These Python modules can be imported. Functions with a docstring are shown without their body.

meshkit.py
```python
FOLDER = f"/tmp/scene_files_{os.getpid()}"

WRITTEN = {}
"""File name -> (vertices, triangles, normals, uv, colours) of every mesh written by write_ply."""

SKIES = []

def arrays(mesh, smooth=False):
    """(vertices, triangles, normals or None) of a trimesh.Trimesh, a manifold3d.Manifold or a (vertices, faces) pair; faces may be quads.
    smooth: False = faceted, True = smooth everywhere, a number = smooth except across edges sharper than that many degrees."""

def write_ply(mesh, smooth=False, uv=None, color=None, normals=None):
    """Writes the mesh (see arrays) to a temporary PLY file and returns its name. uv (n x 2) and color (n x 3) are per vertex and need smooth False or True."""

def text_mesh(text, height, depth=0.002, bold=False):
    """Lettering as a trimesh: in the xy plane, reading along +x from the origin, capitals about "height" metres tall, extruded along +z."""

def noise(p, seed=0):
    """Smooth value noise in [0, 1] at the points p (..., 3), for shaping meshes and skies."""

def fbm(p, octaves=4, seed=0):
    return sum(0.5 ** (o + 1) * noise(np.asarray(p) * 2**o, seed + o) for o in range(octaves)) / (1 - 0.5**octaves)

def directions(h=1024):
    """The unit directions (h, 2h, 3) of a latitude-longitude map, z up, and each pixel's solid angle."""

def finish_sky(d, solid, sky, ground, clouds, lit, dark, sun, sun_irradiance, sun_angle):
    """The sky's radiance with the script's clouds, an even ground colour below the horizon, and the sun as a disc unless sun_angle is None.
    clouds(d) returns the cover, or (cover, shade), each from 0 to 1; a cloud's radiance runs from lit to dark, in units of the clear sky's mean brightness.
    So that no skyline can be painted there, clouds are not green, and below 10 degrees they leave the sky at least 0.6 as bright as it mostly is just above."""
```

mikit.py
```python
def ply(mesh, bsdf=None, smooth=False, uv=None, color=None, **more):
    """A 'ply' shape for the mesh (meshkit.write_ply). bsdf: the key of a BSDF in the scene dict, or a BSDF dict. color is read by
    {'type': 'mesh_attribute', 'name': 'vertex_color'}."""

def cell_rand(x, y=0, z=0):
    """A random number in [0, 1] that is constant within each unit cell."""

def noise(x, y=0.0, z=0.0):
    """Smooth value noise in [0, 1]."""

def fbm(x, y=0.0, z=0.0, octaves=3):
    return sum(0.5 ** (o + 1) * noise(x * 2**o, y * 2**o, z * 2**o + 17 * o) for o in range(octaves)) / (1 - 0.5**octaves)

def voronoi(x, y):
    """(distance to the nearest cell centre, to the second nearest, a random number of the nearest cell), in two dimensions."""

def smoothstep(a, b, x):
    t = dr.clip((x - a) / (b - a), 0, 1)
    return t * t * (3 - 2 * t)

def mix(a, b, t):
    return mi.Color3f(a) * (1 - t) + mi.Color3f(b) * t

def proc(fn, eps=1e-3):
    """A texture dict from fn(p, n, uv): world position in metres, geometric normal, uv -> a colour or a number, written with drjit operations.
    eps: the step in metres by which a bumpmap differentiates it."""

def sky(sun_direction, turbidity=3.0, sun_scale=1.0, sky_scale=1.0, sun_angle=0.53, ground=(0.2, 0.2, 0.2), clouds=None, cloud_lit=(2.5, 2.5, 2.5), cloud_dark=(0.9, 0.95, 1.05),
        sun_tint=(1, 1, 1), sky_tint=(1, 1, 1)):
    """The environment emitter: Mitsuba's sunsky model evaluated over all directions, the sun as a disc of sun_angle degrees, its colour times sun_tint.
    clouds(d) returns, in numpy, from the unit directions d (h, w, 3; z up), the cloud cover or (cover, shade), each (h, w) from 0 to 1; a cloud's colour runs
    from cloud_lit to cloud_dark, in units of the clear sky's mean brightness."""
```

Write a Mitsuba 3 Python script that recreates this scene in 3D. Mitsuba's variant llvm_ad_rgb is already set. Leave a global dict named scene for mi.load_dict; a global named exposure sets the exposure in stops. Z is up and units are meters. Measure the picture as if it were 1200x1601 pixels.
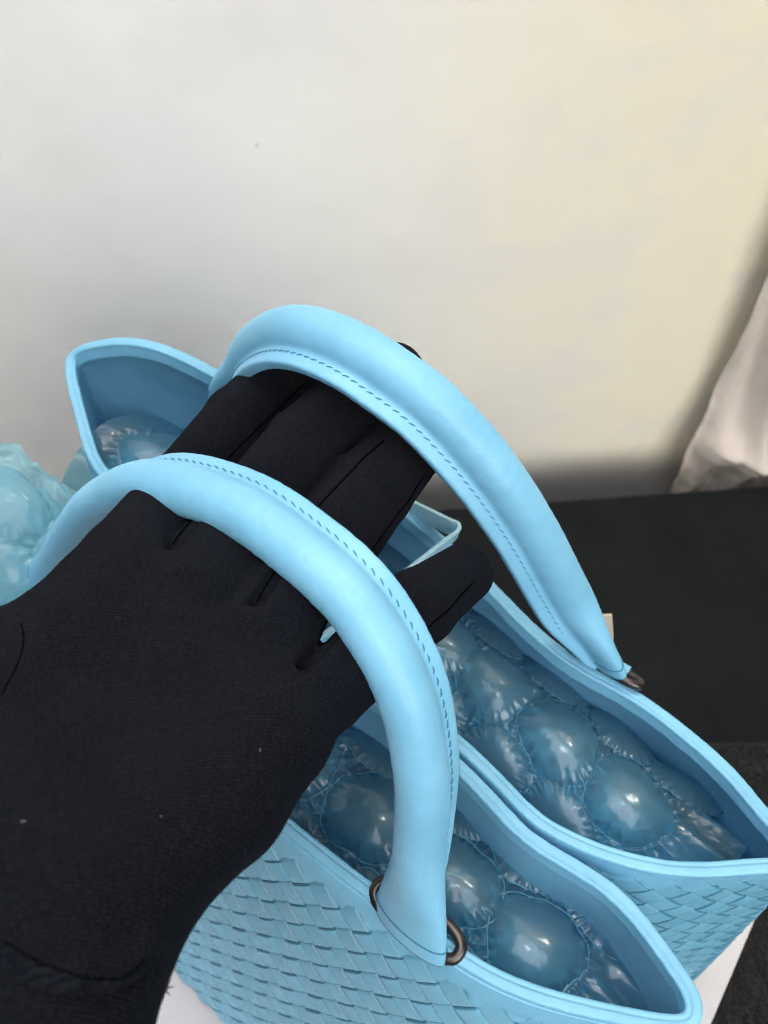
import math, random
import numpy as np
import trimesh, shapely, drjit as dr
import mitsuba as mi
import mikit, meshkit
from scipy.interpolate import CubicSpline
from shapely.geometry import Point, box, Polygon
from shapely.ops import unary_union

rng = np.random.default_rng(7)
random.seed(7)
T = mi.ScalarTransform4f
scene, labels = {}, {}

# ------------------------------------------------------------------ camera, lamps, exposure
# the world: x runs along the bag, y across it (away from the camera), z up, metres; the tabletop is z = 0
EYE = np.array([0.0781, -0.1364, 0.512])
LOOK = np.array([-0.4208, 0.5367, -0.7314])
UP = np.array([-0.4512, 0.5756, 0.6820])
scene['camera'] = {'type': 'thinlens', 'fov': 50.23, 'fov_axis': 'x', 'aperture_radius': 0.0011, 'focus_distance': 0.265,
                   'near_clip': 0.01, 'far_clip': 20.0,
                   'to_world': T().look_at(origin=EYE.tolist(), target=(EYE + LOOK).tolist(), up=UP.tolist())}
exposure = -0.36
RIGHT = np.array([0.787, 0.617, 0.0])      # across the photograph, level
AHEAD = np.array([-0.617, 0.787, 0.0])     # away from the camera, level


def lamp(key, centre, aim, w, h, rgb, label):
    c, a = np.asarray(centre, float), np.asarray(aim, float)
    d = (a - c) / np.linalg.norm(a - c)
    u = np.cross(d, [0.2, 0.3, 1.0]); u /= np.linalg.norm(u)
    v = np.cross(d, u)
    V = [c + sx * u * w / 2 + sy * v * h / 2 for sx, sy in ((-1, -1), (1, -1), (1, 1), (-1, 1))]
    f = np.array([[0, 1, 2], [0, 2, 3]])
    V = np.array(V)
    if np.dot(np.cross(V[1] - V[0], V[2] - V[0]), d) < 0:
        f = f[:, ::-1]
    scene[key] = mikit.ply((V, f), {'type': 'diffuse', 'reflectance': {'type': 'rgb', 'value': 0.7}},
                           emitter={'type': 'area', 'radiance': {'type': 'rgb', 'value': list(rgb)}})
    labels[key] = {'label': label, 'category': 'lamp'}


HUB = np.array([-0.05, 0.0, 0.25])
lamp('fill_panel', HUB - 0.45 * AHEAD - 0.30 * RIGHT + [0, 0, 1.75], HUB, 1.8, 1.5, (4.6, 4.6, 4.6), 'large soft white fill panel added high above the table, out of view')  # added overhead panel for soft fill and broad reflections on the film
lamp('side_fill', HUB + [2.40, -1.30, 1.35], HUB + 0.25 * AHEAD, 2.6, 1.6, (8.6, 8.4, 8.0), 'broad soft light added to the right of the table for an unseen source')  # added area light from the right, in place of an unseen source
lamp('ceiling_spot', HUB + 0.30 * AHEAD + 0.50 * RIGHT + [0, 0, 1.7], HUB, 0.26, 0.26, (46, 41, 34), 'small warm square ceiling lamp above the right of the table')
lamp('ceiling_spot_001', HUB - 0.15 * AHEAD - 0.1 * RIGHT + [0, 0, 1.7], HUB, 0.16, 0.16, (30, 30, 31), 'small cool square ceiling lamp straight above the bag')

# ------------------------------------------------------------------ materials
def rgb(*c):
    return {'type': 'rgb', 'value': list(c)}


def bsdf(key, d):
    scene[key] = d


def two(d):
    return {'type': 'twosided', 'bsdf': d}


def bump(inner, fn, scale, eps=2e-4):
    return {'type': 'bumpmap', 'arbitrary': mikit.proc(fn, eps), 'scale': scale, 'bsdf': inner}


def grain(p, n, uv):
    return mikit.fbm(p.x * 1300, p.y * 1300, p.z * 1300, 2) + 0.5 * mikit.fbm(p.x * 420, p.y * 420, p.z * 420, 2)


def leather_col(lo, hi):
    def f(p, n, uv):
        t = mikit.fbm(p.x * 55, p.y * 55, p.z * 55, 3)
        return mikit.mix(lo, hi, mikit.smoothstep(0.25, 0.75, t))
    return mikit.proc(f)


bsdf('leather', two(bump({'type': 'principled', 'base_color': leather_col((0.160, 0.41, 0.595), (0.19, 0.455, 0.655)), 'roughness': 0.46, 'specular': 0.45}, grain, 0.00014)))
def creases(p, n, uv):
    # fine creases across the roll where it bends, over the grain
    a = 1 - dr.abs(2 * mikit.noise(uv.x * 620, uv.y * 260, 3.0) - 1)
    b = 1 - dr.abs(2 * mikit.noise(uv.x * 1500, uv.y * 420, 9.0) - 1)
    m = mikit.smoothstep(0.35, 0.65, mikit.fbm(uv.x * 22, uv.y * 40, 5.0, 2))
    return 0.28 * grain(p, n, uv) - m * (0.9 * a * a * a + 0.6 * b * b * b)


bsdf('handle_leather', two(bump({'type': 'principled', 'base_color': leather_col((0.160, 0.41, 0.595), (0.19, 0.455, 0.655)), 'roughness': 0.44, 'specular': 0.45}, creases, 0.00009)))
bsdf('leather_weave', two(bump({'type': 'principled', 'base_color': {'type': 'mesh_attribute', 'name': 'vertex_color'}, 'roughness': 0.42, 'specular': 0.45}, grain, 0.00010)))
bsdf('weave_backing', two({'type': 'principled', 'base_color': rgb(0.05, 0.18, 0.26), 'roughness': 0.8, 'specular': 0.1}))  # dark tone stands in for the shade in the gaps between strips
bsdf('leather_edge', two({'type': 'principled', 'base_color': rgb(0.36, 0.62, 0.74), 'roughness': 0.5, 'specular': 0.4}))
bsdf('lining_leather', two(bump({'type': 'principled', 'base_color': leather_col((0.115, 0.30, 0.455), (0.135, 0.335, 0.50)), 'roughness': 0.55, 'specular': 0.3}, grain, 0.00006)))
bsdf('thread', two({'type': 'principled', 'base_color': rgb(0.03, 0.17, 0.30), 'roughness': 0.7}))
bsdf('metal', two({'type': 'principled', 'base_color': rgb(0.085, 0.075, 0.072), 'metallic': 0.9, 'roughness': 0.36}))


def twill(p, n, uv):
    ph = (p.x * 0.81 - p.y * 0.63 + 0.25 * p.z) / 0.00095
    w = mikit.noise(p.x * 900, p.y * 900, p.z * 900)
    return 0.5 + 0.5 * dr.sin(ph * 6.2832 + 1.5 * w) + 0.7 * mikit.noise(p.x * 2200, p.y * 2200, p.z * 2200)


def glove_col(p, n, uv):
    t = mikit.noise(p.x * 2600, p.y * 2600, p.z * 2600)
    return mikit.mix((0.0026, 0.0034, 0.0062), (0.0075, 0.0090, 0.0140), t)


bsdf('glove_fabric', two(bump({'type': 'principled', 'base_color': mikit.proc(glove_col), 'roughness': 0.6, 'specular': 0.075, 'sheen': 0.16}, twill, 0.00060)))
bsdf('glove_seam', two({'type': 'principled', 'base_color': rgb(0.0018, 0.002, 0.003), 'roughness': 0.9, 'specular': 0.0}))


def film_bump(p, n, uv):
    return mikit.fbm(p.x * 160, p.y * 160, p.z * 160, 3)


def film(col, st, dt):
    mk = lambda rough: {'type': 'principledthin', 'base_color': rgb(*col), 'roughness': rough, 'spec_trans': st, 'diff_trans': dt, 'eta': 1.6}
    return {'type': 'blendbsdf', 'weight': 0.40, 'a': bump(mk(0.32), film_bump, 0.00018, 5e-4), 'b': bump(mk(0.09), film_bump, 0.00018, 5e-4)}


bsdf('film', film((0.36, 0.72, 0.85), 0.82, 0.9))
bsdf('film_thick', bump({'type': 'principledthin', 'base_color': rgb(0.26, 0.62, 0.75), 'roughness': 0.16, 'spec_trans': 0.45, 'diff_trans': 0.8, 'eta': 1.55}, film_bump, 0.0004, 5e-4))


def wall_col(p, n, uv):
    e = p.x * 0.7223 + p.y * 0.6915
    t = mikit.fbm(e * 7, p.z * 7, 1.3, 4)
    base = mikit.mix((0.715, 0.72, 0.725), (0.79, 0.785, 0.765), mikit.smoothstep(0.3, 0.7, t))
    warm = mikit.smoothstep(-0.10, 0.35, e + 0.14 * mikit.fbm(e * 8, p.z * 5, 4.0, 3) + 0.12 * (p.z - 0.3))
    base = mikit.mix(base, (0.80, 0.725, 0.555), 0.85 * warm)  # warm lamplight towards the right, painted into the wall colour
    base = mikit.mix(base, (0.70, 0.67, 0.66), 0.35 * mikit.smoothstep(0.55, 0.75, mikit.fbm(e * 15, p.z * 22, 8.0, 4)))
    foot_shade = mikit.smoothstep(-0.008, -0.062, p.z + 0.008 * mikit.fbm(e * 12, p.z * 12, 2.0, 3))
    base = mikit.mix(base, (0.22, 0.215, 0.22), 0.92 * foot_shade)     # shade along the foot of the wall, painted in with a soft edge
    # one small chip in the paint, where the photograph has it
    r = dr.sqrt(dr.square(e + 0.068) + dr.square(p.z - 0.279))
    return mikit.mix(base, (0.42, 0.40, 0.37), 0.55 * mikit.smoothstep(0.0017, 0.0008, r))


def wall_bump(p, n, uv):
    e = p.x * 0.7223 + p.y * 0.6915
    return mikit.fbm(e * 60, p.z * 60, 0.0, 4)


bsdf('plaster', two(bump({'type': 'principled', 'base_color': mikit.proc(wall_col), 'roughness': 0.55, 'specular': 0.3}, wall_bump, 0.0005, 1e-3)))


def table_col(p, n, uv):
    return mikit.mix((0.006, 0.007, 0.0085), (0.011, 0.012, 0.0135), mikit.fbm(p.x * 30, p.y * 30, 0, 4))


bsdf('black_top', two({'type': 'principled', 'base_color': mikit.proc(table_col), 'roughness': 0.65, 'specular': 0.06}))
bsdf('plush', two({'type': 'principled', 'base_color': rgb(0.022, 0.022, 0.023), 'roughness': 0.8, 'specular': 0.08, 'sheen': 0.15}))
bsdf('cream_tab', two({'type': 'principled', 'base_color': rgb(0.42, 0.36, 0.29), 'roughness': 0.5}))
bsdf('white_card', two({'type': 'principled', 'base_color': rgb(0.52, 0.51, 0.54), 'roughness': 0.4}))


def cloth_bump(p, n, uv):
    return mikit.fbm(p.x * 90, p.y * 90, p.z * 30, 3)


bsdf('curtain_cloth', two(bump({'type': 'principled', 'base_color': rgb(0.50, 0.445, 0.40), 'roughness': 0.85}, cloth_bump, 0.002, 1e-3)))

# ------------------------------------------------------------------ mesh helpers
def obj(key, mesh, mat, smooth=True, label=None, category=None, kind=None, group=None, **kw):
    scene[key] = mikit.ply(mesh, mat, smooth=smooth, **kw)
    d = {k: v for k, v in (('label', label), ('category', category), ('kind', kind), ('group', group)) if v}
    if d:
        labels[key] = d


def nkey(base):
    k, i = base, 0
    while k in scene:
        i += 1
        k = f'{base}_{i:03d}'
    return k


def grid_faces(nr, nc, wrap_c=False, wrap_r=False):
    r = np.arange(nr if wrap_r else nr - 1)[:, None]
    c = np.arange(nc if wrap_c else nc - 1)[None]
    a, b = r * nc + c, r * nc + (c + 1) % nc
    d, e = ((r + 1) % nr) * nc + c, ((r + 1) % nr) * nc + (c + 1) % nc
    return np.stack([a, b, e, d], -1).reshape(-1, 4)


def tris(q):
    return np.vstack([q[:, [0, 1, 2]], q[:, [0, 2, 3]]])


def join(parts):
    V, F, o = [], [], 0
    for v, f in parts:
        f = np.asarray(f)
        f = tris(f) if f.shape[1] == 4 else f
        V.append(np.asarray(v)); F.append(f + o); o += len(v)
    return np.vstack(V), np.vstack(F)


def spline(pts, n, closed=False, dense=False):
    p = np.asarray(pts, float)
    if closed:
        p = np.vstack([p, p[:1]])
    t = np.r_[0, np.cumsum(np.linalg.norm(np.diff(p, axis=0), axis=1) ** 0.75)]
    cs = CubicSpline(t, p, bc_type='periodic' if closed else 'natural')
    q = cs(np.linspace(0, t[-1], 3000))
    L = np.r_[0, np.cumsum(np.linalg.norm(np.diff(q, axis=0), axis=1))]
    s = np.linspace(0, L[-1], n + 1)[:-1] if closed else np.linspace(0, L[-1], n)
    return np.stack([np.interp(s, L, q[:, k]) for k in range(3)], 1)


def unit(v):
    return v / np.maximum(np.linalg.norm(v, axis=-1, keepdims=True), 1e-12)


def tangents(p, closed=False):
    if closed:
        return unit(np.roll(p, -1, 0) - np.roll(p, 1, 0))
    return unit(np.gradient(p, axis=0))


def tube(path, r, k=8, closed=False):
    p = np.asarray(path, float)
    t = tangents(p, closed)
    ref = np.where(np.abs(t[:, 2:3]) > 0.9, [[1.0, 0, 0]], [[0, 0, 1.0]])
    u = unit(np.cross(t, ref)); w = np.cross(t, u)
    a = np.linspace(0, 2 * np.pi, k, endpoint=False)
    rr = np.broadcast_to(np.asarray(r, float), (len(p),))[:, None, None]
    v = p[:, None] + rr * (np.cos(a)[None, :, None] * u[:, None] + np.sin(a)[None, :, None] * w[:, None])
    f = tris(grid_faces(len(p), k, True, closed))
    v = v.reshape(-1, 3)
    if not closed:
        v = np.vstack([v, p[:1], p[-1:]])
        n0 = len(p) * k
        i = np.arange(k)
        f = np.vstack([f, np.stack([i, np.full(k, n0), (i + 1) % k], 1), np.stack([(len(p) - 1) * k + (i + 1) % k, np.full(k, n0 + 1), (len(p) - 1) * k + i], 1)])
    return v, f


def box_mesh(lo, hi, r=0.0):
    b = trimesh.creation.box(bounds=[lo, hi])
    return b


def noise3(p, f, seed=0, oct=3):
    return meshkit.fbm(np.asarray(p) * f, oct, seed) - 0.5


# ------------------------------------------------------------------ setting: tabletop, wall
E0 = np.array([-0.0261, 0.4181, 0.0])
E = np.array([0.7223, 0.6915, 0.0])          # along the far edge of the tabletop
Wd = np.array([-0.6915, 0.7223, 0.0])        # towards the wall


def table_pt(e, w, z):
    e, w, z = np.broadcast_arrays(*[np.asarray(a, float) for a in (e, w, z)])
    return E0 + e[..., None] * E + w[..., None] * Wd + z[..., None] * np.array([0, 0, 1.0])


def table_box(e0, e1, w0, w1, z0, z1):
    m = trimesh.creation.box(bounds=[[e0, w0, z0], [e1, w1, z1]])
    v = np.array(m.vertices)
    return table_pt(v[:, 0], v[:, 1], v[:, 2]), np.array(m.faces)


GAP = 0.085
obj('tabletop', table_box(-1.3, 0.9, -1.25, 0.0, -0.03, 0.0), 'black_top', False, 'smooth matte black tabletop pushed up near the plaster wall', 'table', 'structure')
ee, zz = np.meshgrid(np.linspace(-2.2, 2.2, 2), np.linspace(-0.75, 2.4, 2))
obj('wall', (table_pt(ee, GAP, zz).reshape(-1, 3), grid_faces(2, 2)), 'plaster', False, 'off white plaster wall with warm light painted in to the right', 'wall', 'structure')
obj('floor', table_box(-2.2, 2.2, -2.6, GAP - 0.004, -0.80, -0.75), 'black_top', False, 'dark floor below the table', 'floor', 'structure')

# ------------------------------------------------------------------ the bag: rims
RAISE = [(-0.14, 0.0)]
B_RIM = [(-0.2045, 0.0025, .240), (-0.13, 0.0045, .228), (-0.06, 0.004, .219), (0.0, 0.0025, .216), (0.03, -0.0025, .216), (0.047, -0.0055, .216), (0.064, -0.0035, .216),
         (0.085, 0.0037, .2165), (0.103, 0.0152, .217), (0.1185, 0.0285, .218), (0.1262, 0.0370, .219), (0.1215, 0.0418, .2185), (0.1110, 0.0470, .2175), (0.0955, 0.0545, .2165), (0.08, 0.0592, .216), (0.053, 0.0628, .216),
         (0.026, 0.0615, .217), (0.0, 0.0632, .221), (-0.0246, 0.0655, .230), (-0.069, 0.0680, .242), (-0.12, 0.0688, .255), (-0.1774, 0.0655, .266), (-0.2028, 0.0585, .274), (-0.2249, 0.0510, .2755),
         (-0.2455, 0.0415, .270), (-0.2555, 0.0340, .263), (-0.2425, 0.0222, .255), (-0.222, 0.0102, .2455)]
F_RIM = [(-0.18, -0.0590, .223), (-0.15, -0.0632, .222), (-0.1, -0.0640, .219), (-0.0229, -0.0640, .216), (0.023, -0.0626, .216), (0.0435, -0.0615, .216), (0.0619, -0.0590, .216), (0.0778, -0.0540, .216), (0.0889, -0.0490, .216),
         (0.1050, -0.0410, .217), (0.1130, -0.0365, .218), (0.1172, -0.0318, .2185), (0.1158, -0.0268, .2185), (0.1075, -0.0213, .218), (0.0945, -0.0155, .217), (0.0810, -0.0120, .2165), (0.066, -0.0120, .216), (0.047, -0.0130, .216), (0.03, -0.0098, .216), (0.0, -0.0045, .216),
         (-0.06, -0.0032, .219), (-0.13, -0.0035, .225), (-0.18, -0.0075, .223), (-0.205, -0.0150, .222), (-0.222, -0.0245, .221), (-0.229, -0.0335, .221), (-0.222, -0.0430, .221), (-0.205, -0.0515, .222)]
NL = 460
BZ = 0.012


class Side:
    """One compartment: a closed rim line and the wall that falls from it to the base."""

    def __init__(self, pts):
        self.rim = spline(pts, NL, True)
        r = self.rim
        b = r.copy()
        b[:, 0] = 1.05 * (r[:, 0] + 0.07) - 0.07
        b[:, 1] = np.where(np.abs(r[:, 1]) < 0.014, r[:, 1], 1.72 * r[:, 1])
        b[:, 1] = r[:, 1] * (1 + 0.72 * np.clip((np.abs(r[:, 1]) - 0.006) / 0.02, 0, 1))
        b[:, 2] = BZ + 0.003
        self.base = b
        t = tangents(r, True)
        self.out = unit(np.stack([t[:, 1], -t[:, 0], 0 * t[:, 0]], 1))
        area = 0.5 * np.sum(r[:, 0] * np.roll(r[:, 1], -1) - np.roll(r[:, 0], -1) * r[:, 1])
        if area < 0:
            self.out = -self.out
        seg = lambda q: np.linalg.norm(np.roll(q, -1, 0) - q, axis=1)
        mid = 0.5 * (r + b)
        self.a = np.r_[0, np.cumsum(seg(mid))]
        self.len = self.a[-1]

    def at(self, i, v, off):
        """Point at loop index i (float array), fall v (0 rim .. 1 base), pushed outwards by off."""
        i = np.asarray(i, float)
        i0 = np.floor(i).astype(int) % NL
        i1, t = (i0 + 1) % NL, (i - np.floor(i))[..., None]
        L = lambda q: q[i0] * (1 - t) + q[i1] * t
        r, b, o = L(self.rim), L(self.base), L(self.out)
        v = np.asarray(v, float)[..., None]
        g = np.clip(v, 0, 1) ** 0.82
        h = np.concatenate([g, g, v], -1)
        return r + (b - r) * h + o * np.asarray(off)[..., None]

    def index(self, a):
        return np.interp(np.mod(a, self.len), self.a, np.arange(NL + 1))


SB, SF = Side(B_RIM), Side(F_RIM)


def rim_profile():
    g = unary_union([box(-0.0001, -0.001, 0.0018, 0.0001).buffer(0.0008, 8), Point(-0.0018, -0.0004).buffer(0.0011, 16), box(-0.0026, -0.0075, 0.0024, -0.0010)])
    g = g.buffer(-0.00012).buffer(0.00012)
    c = np.array(g.exterior.coords)[:-1]
    L = np.r_[0, np.cumsum(np.linalg.norm(np.diff(np.vstack([c, c[:1]]), axis=0), axis=1))]
    s = np.linspace(0, L[-1], 44, endpoint=False)
    cc = np.vstack([c, c[:1]])
    return np.stack([np.interp(s, L, cc[:, 0]), np.interp(s, L, cc[:, 1])], 1)


RP = rim_profile()


def rim_mesh(sd, seed):
    p = sd.rim + 0.0
    w = 1 + 0.10 * noise3(np.c_[p[:, :2], p[:, 2] * 0], 130, seed)
    lift = 0.0008 * noise3(p, 60, seed + 5)
    v = p[:, None] + (RP[None, :, 0:1] * w[:, None, None]) * sd.out[:, None] + np.array([0, 0, 1.0]) * (RP[None, :, 1:2] * w[:, None, None] + lift[:, None, None])
    v = v.reshape(-1, 3)
    v += 0.00025 * noise3(v, 500, seed + 9, 2)[:, None]
    return v, grid_faces(NL, len(RP), True, True)


labels['tote_bag'] = {'label': 'sky blue woven leather tote bag with two rolled handles and two open compartments', 'category': 'bag'}
for sd, nm, sg, lab in ((SF, 'front', 1, 'blue leather rim binding round the front compartment'), (SB, 'back', 2, 'blue leather rim binding round the back compartment')):
    obj(nkey('tote_bag__rim_binding'), rim_mesh(sd, sg), 'leather', 60, lab)

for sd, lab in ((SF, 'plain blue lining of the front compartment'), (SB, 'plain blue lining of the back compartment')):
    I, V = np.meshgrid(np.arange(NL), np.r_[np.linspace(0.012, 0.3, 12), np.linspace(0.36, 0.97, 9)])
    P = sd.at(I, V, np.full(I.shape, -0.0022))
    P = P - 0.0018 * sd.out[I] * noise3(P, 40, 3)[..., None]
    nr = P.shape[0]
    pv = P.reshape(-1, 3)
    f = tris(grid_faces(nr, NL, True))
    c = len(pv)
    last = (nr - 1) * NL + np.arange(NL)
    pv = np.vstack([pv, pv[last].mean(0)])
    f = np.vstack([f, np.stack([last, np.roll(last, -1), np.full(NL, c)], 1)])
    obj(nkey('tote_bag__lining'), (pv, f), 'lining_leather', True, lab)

# outer walls: a backing sheet, a plain band under the rim, and the woven strips
BAND = 0.062
CELL = 0.0100


def wall_key(sd):
    return 'tote_bag__front_panel' if sd is SF else 'tote_bag__back_panel'


for sd in (SF, SB):
    I, V = np.meshgrid(np.arange(NL), np.linspace(0.015, 1.0, 26))
    P = sd.at(I, V, np.full(I.shape, 0.0008))
    obj(wall_key(sd), (P.reshape(-1, 3), grid_faces(26, NL, True)), 'weave_backing', True,
        'outer woven leather wall of the front compartment' if sd is SF else 'outer woven leather wall of the back compartment')
    vv = np.r_[0.0, np.linspace(0.006, 0.94, 9), 1.0, 1.0]
    I, V = np.meshgrid(np.arange(NL), vv)
    off = np.tile(np.r_[0.0016, np.full(9, 0.0026), 0.0024, 0.0006][:, None], (1, NL))
    pk = noise3(np.stack([sd.a[:-1], 0 * sd.a[:-1], 0 * sd.a[:-1]], 1), 420, 4)[None] * 0.0014 * np.exp(-((V - 0.8) / 0.22) ** 2)
    gr = -0.0007 * np.exp(-((V - 0.74) / 0.05) ** 2)
    Vb = (BAND + 0.012 * noise3(np.stack([sd.a[:-1], 0 * sd.a[:-1], 0 * sd.a[:-1]], 1), 110, 8)[None]) * V + 0.006
    P = sd.at(I, Vb, off + pk + gr)
    obj('tote_bag__rim_band' if sd is SF else 'tote_bag__rim_band_001', (P.reshape(-1, 3), grid_faces(len(vv), NL, True)), 'leather', 40)

UA = np.array([-0.62, -0.54, -0.44, 0.0, 0.44, 0.54, 0.62])
WA = np.array([-0.455, -0.430, -0.39, 0.39, 0.430, 0.455])
WH = np.array([-1.25, -0.03, 0.0, 0.0, -0.03, -1.25])
TILEF = tris(grid_faces(len(UA), len(WA)))
EDGE_SHADE = np.array([1.0, 0.45, 0.0, 0.0, 0.45, 1.0])            # shade along the strip edges, painted into the vertex colour


def tile_color():
    t = np.array([0.150, 0.385, 0.545]) * (1 + 0.14 * (random.random() - 0.5)) + np.array([0.012, 0.0, -0.012]) * (random.random() - 0.5)
    e = np.repeat(EDGE_SHADE[None], len(UA), 0)[..., None]
    return (t * (1 - e) + np.array([0.02, 0.09, 0.14]) * e).reshape(-1, 3)


def tile(sd, i, j, zig):
    """Points of one woven strip piece, or None where it falls off the wall."""
    U, Wc = np.meshgrid(UA, WA, indexing='ij')
    H = 0.00135 * (1 + 0.25 * (random.random() - 0.5))
    h = H * (1 - 1.3 * (np.abs(U) / 0.62) ** 6 + WH[None] + 0.35 * (random.random() - 0.5) * Wc + 0.2 * (random.random() - 0.5) * U)
    du, dw = 0.05 * (random.random() - 0.5), 0.03 * (random.random() - 0.5)
    p, q = (U + i + du, Wc + j + dw) if (i + j) % 2 == 0 else (Wc + i + dw, U + j + du)
    a = (p + q) * CELL / math.sqrt(2)
    b = (p - q) * CELL / math.sqrt(2)
    v = b / 0.215
    if v.mean() < BAND - 0.012 or v.mean() > 0.985:
        return None
    return sd.at(sd.index(a), np.clip(v, 0.02, 1.0), 0.0020 + h)


def px_of(P):
    q = P - EYE
    w = q @ LOOK
    return 600 + 1280 * (q @ RIGHT) / w, 800.5 - 1280 * (q @ UP) / w, w


for sd in (SF, SB):
    near, rest = [], []
    nmax = int(sd.len / CELL * 1.5) + 40
    for i in range(-30, nmax):
        for j in range(-30, nmax):
            ac, bc = (i + j) * CELL / math.sqrt(2), (i - j) * CELL / math.sqrt(2)
            if not (-0.004 < ac < sd.len - 0.004) or not (0 < bc < 0.22):
                continue
            k = sd.index(ac)
            r = sd.at(k, np.array(0.0), np.array(0.0))
            if abs(r[1]) < 0.0125 and -0.21 < r[0] < 0.055:
                continue                                     # where the two compartments are joined
            P = tile(sd, i, j, 1)
            if P is None:
                continue
            c = P.reshape(-1, 3).mean(0)
            o = sd.out[int(k) % NL]
            x, y, w = px_of(c)
            facing = float(np.dot(o + [0, 0, -0.1], EYE - c)) > 0
            seen = -20 < x < 1220 and -20 < y < 1640 and facing and (sd is SF or r[0] > 0.05)
            (near if seen else rest).append((w, P.reshape(-1, 3)))
    near.sort(key=lambda t: t[0])
    for w, P in near[:300]:
        obj(nkey(wall_key(sd) + '__strip'), (P, TILEF), 'leather_weave', True, color=tile_color())
    rest += near[300:]
    obj(wall_key(sd) + '__weave', join([(P, TILEF) for _, P in rest]), 'leather_weave', True, 'further woven strips of the same wall', None, 'stuff', color=np.vstack([tile_color() for _ in rest]))

bs = np.array([[-0.262, -0.112], [0.128, -0.112], [0.14, 0.0], [0.128, 0.118], [-0.268, 0.118]])
obj('tote_bag__base', trimesh.creation.extrude_polygon(Polygon(bs[:, :2]).buffer(-0.004), 0.004).apply_translation([0, 0, BZ]), 'weave_backing', False)

# ------------------------------------------------------------------ handles
F_ARC = [(0.0332, -0.0656, 0.2165), (0.0294, -0.0577, 0.2392), (0.0255, -0.0512, 0.2617), (0.0224, -0.0468, 0.2769), (0.0179, -0.0431, 0.2900), (0.0119, -0.0395, 0.3024), (0.0046, -0.0368, 0.3120), (-0.0119, -0.0332, 0.3245),
         (-0.0247, -0.0319, 0.3292), (-0.0398, -0.0312, 0.3316), (-0.0542, -0.0309, 0.3327), (-0.0689, -0.0313, 0.3310), (-0.0845, -0.0324, 0.3272), (-0.1012, -0.0343, 0.3206), (-0.1142, -0.0370, 0.3113), (-0.1286, -0.0410, 0.2973),
         (-0.1406, -0.0459, 0.2804), (-0.1519, -0.0513, 0.2613), (-0.1622, -0.0571, 0.2412), (-0.1700, -0.0620, 0.2240)]
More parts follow.
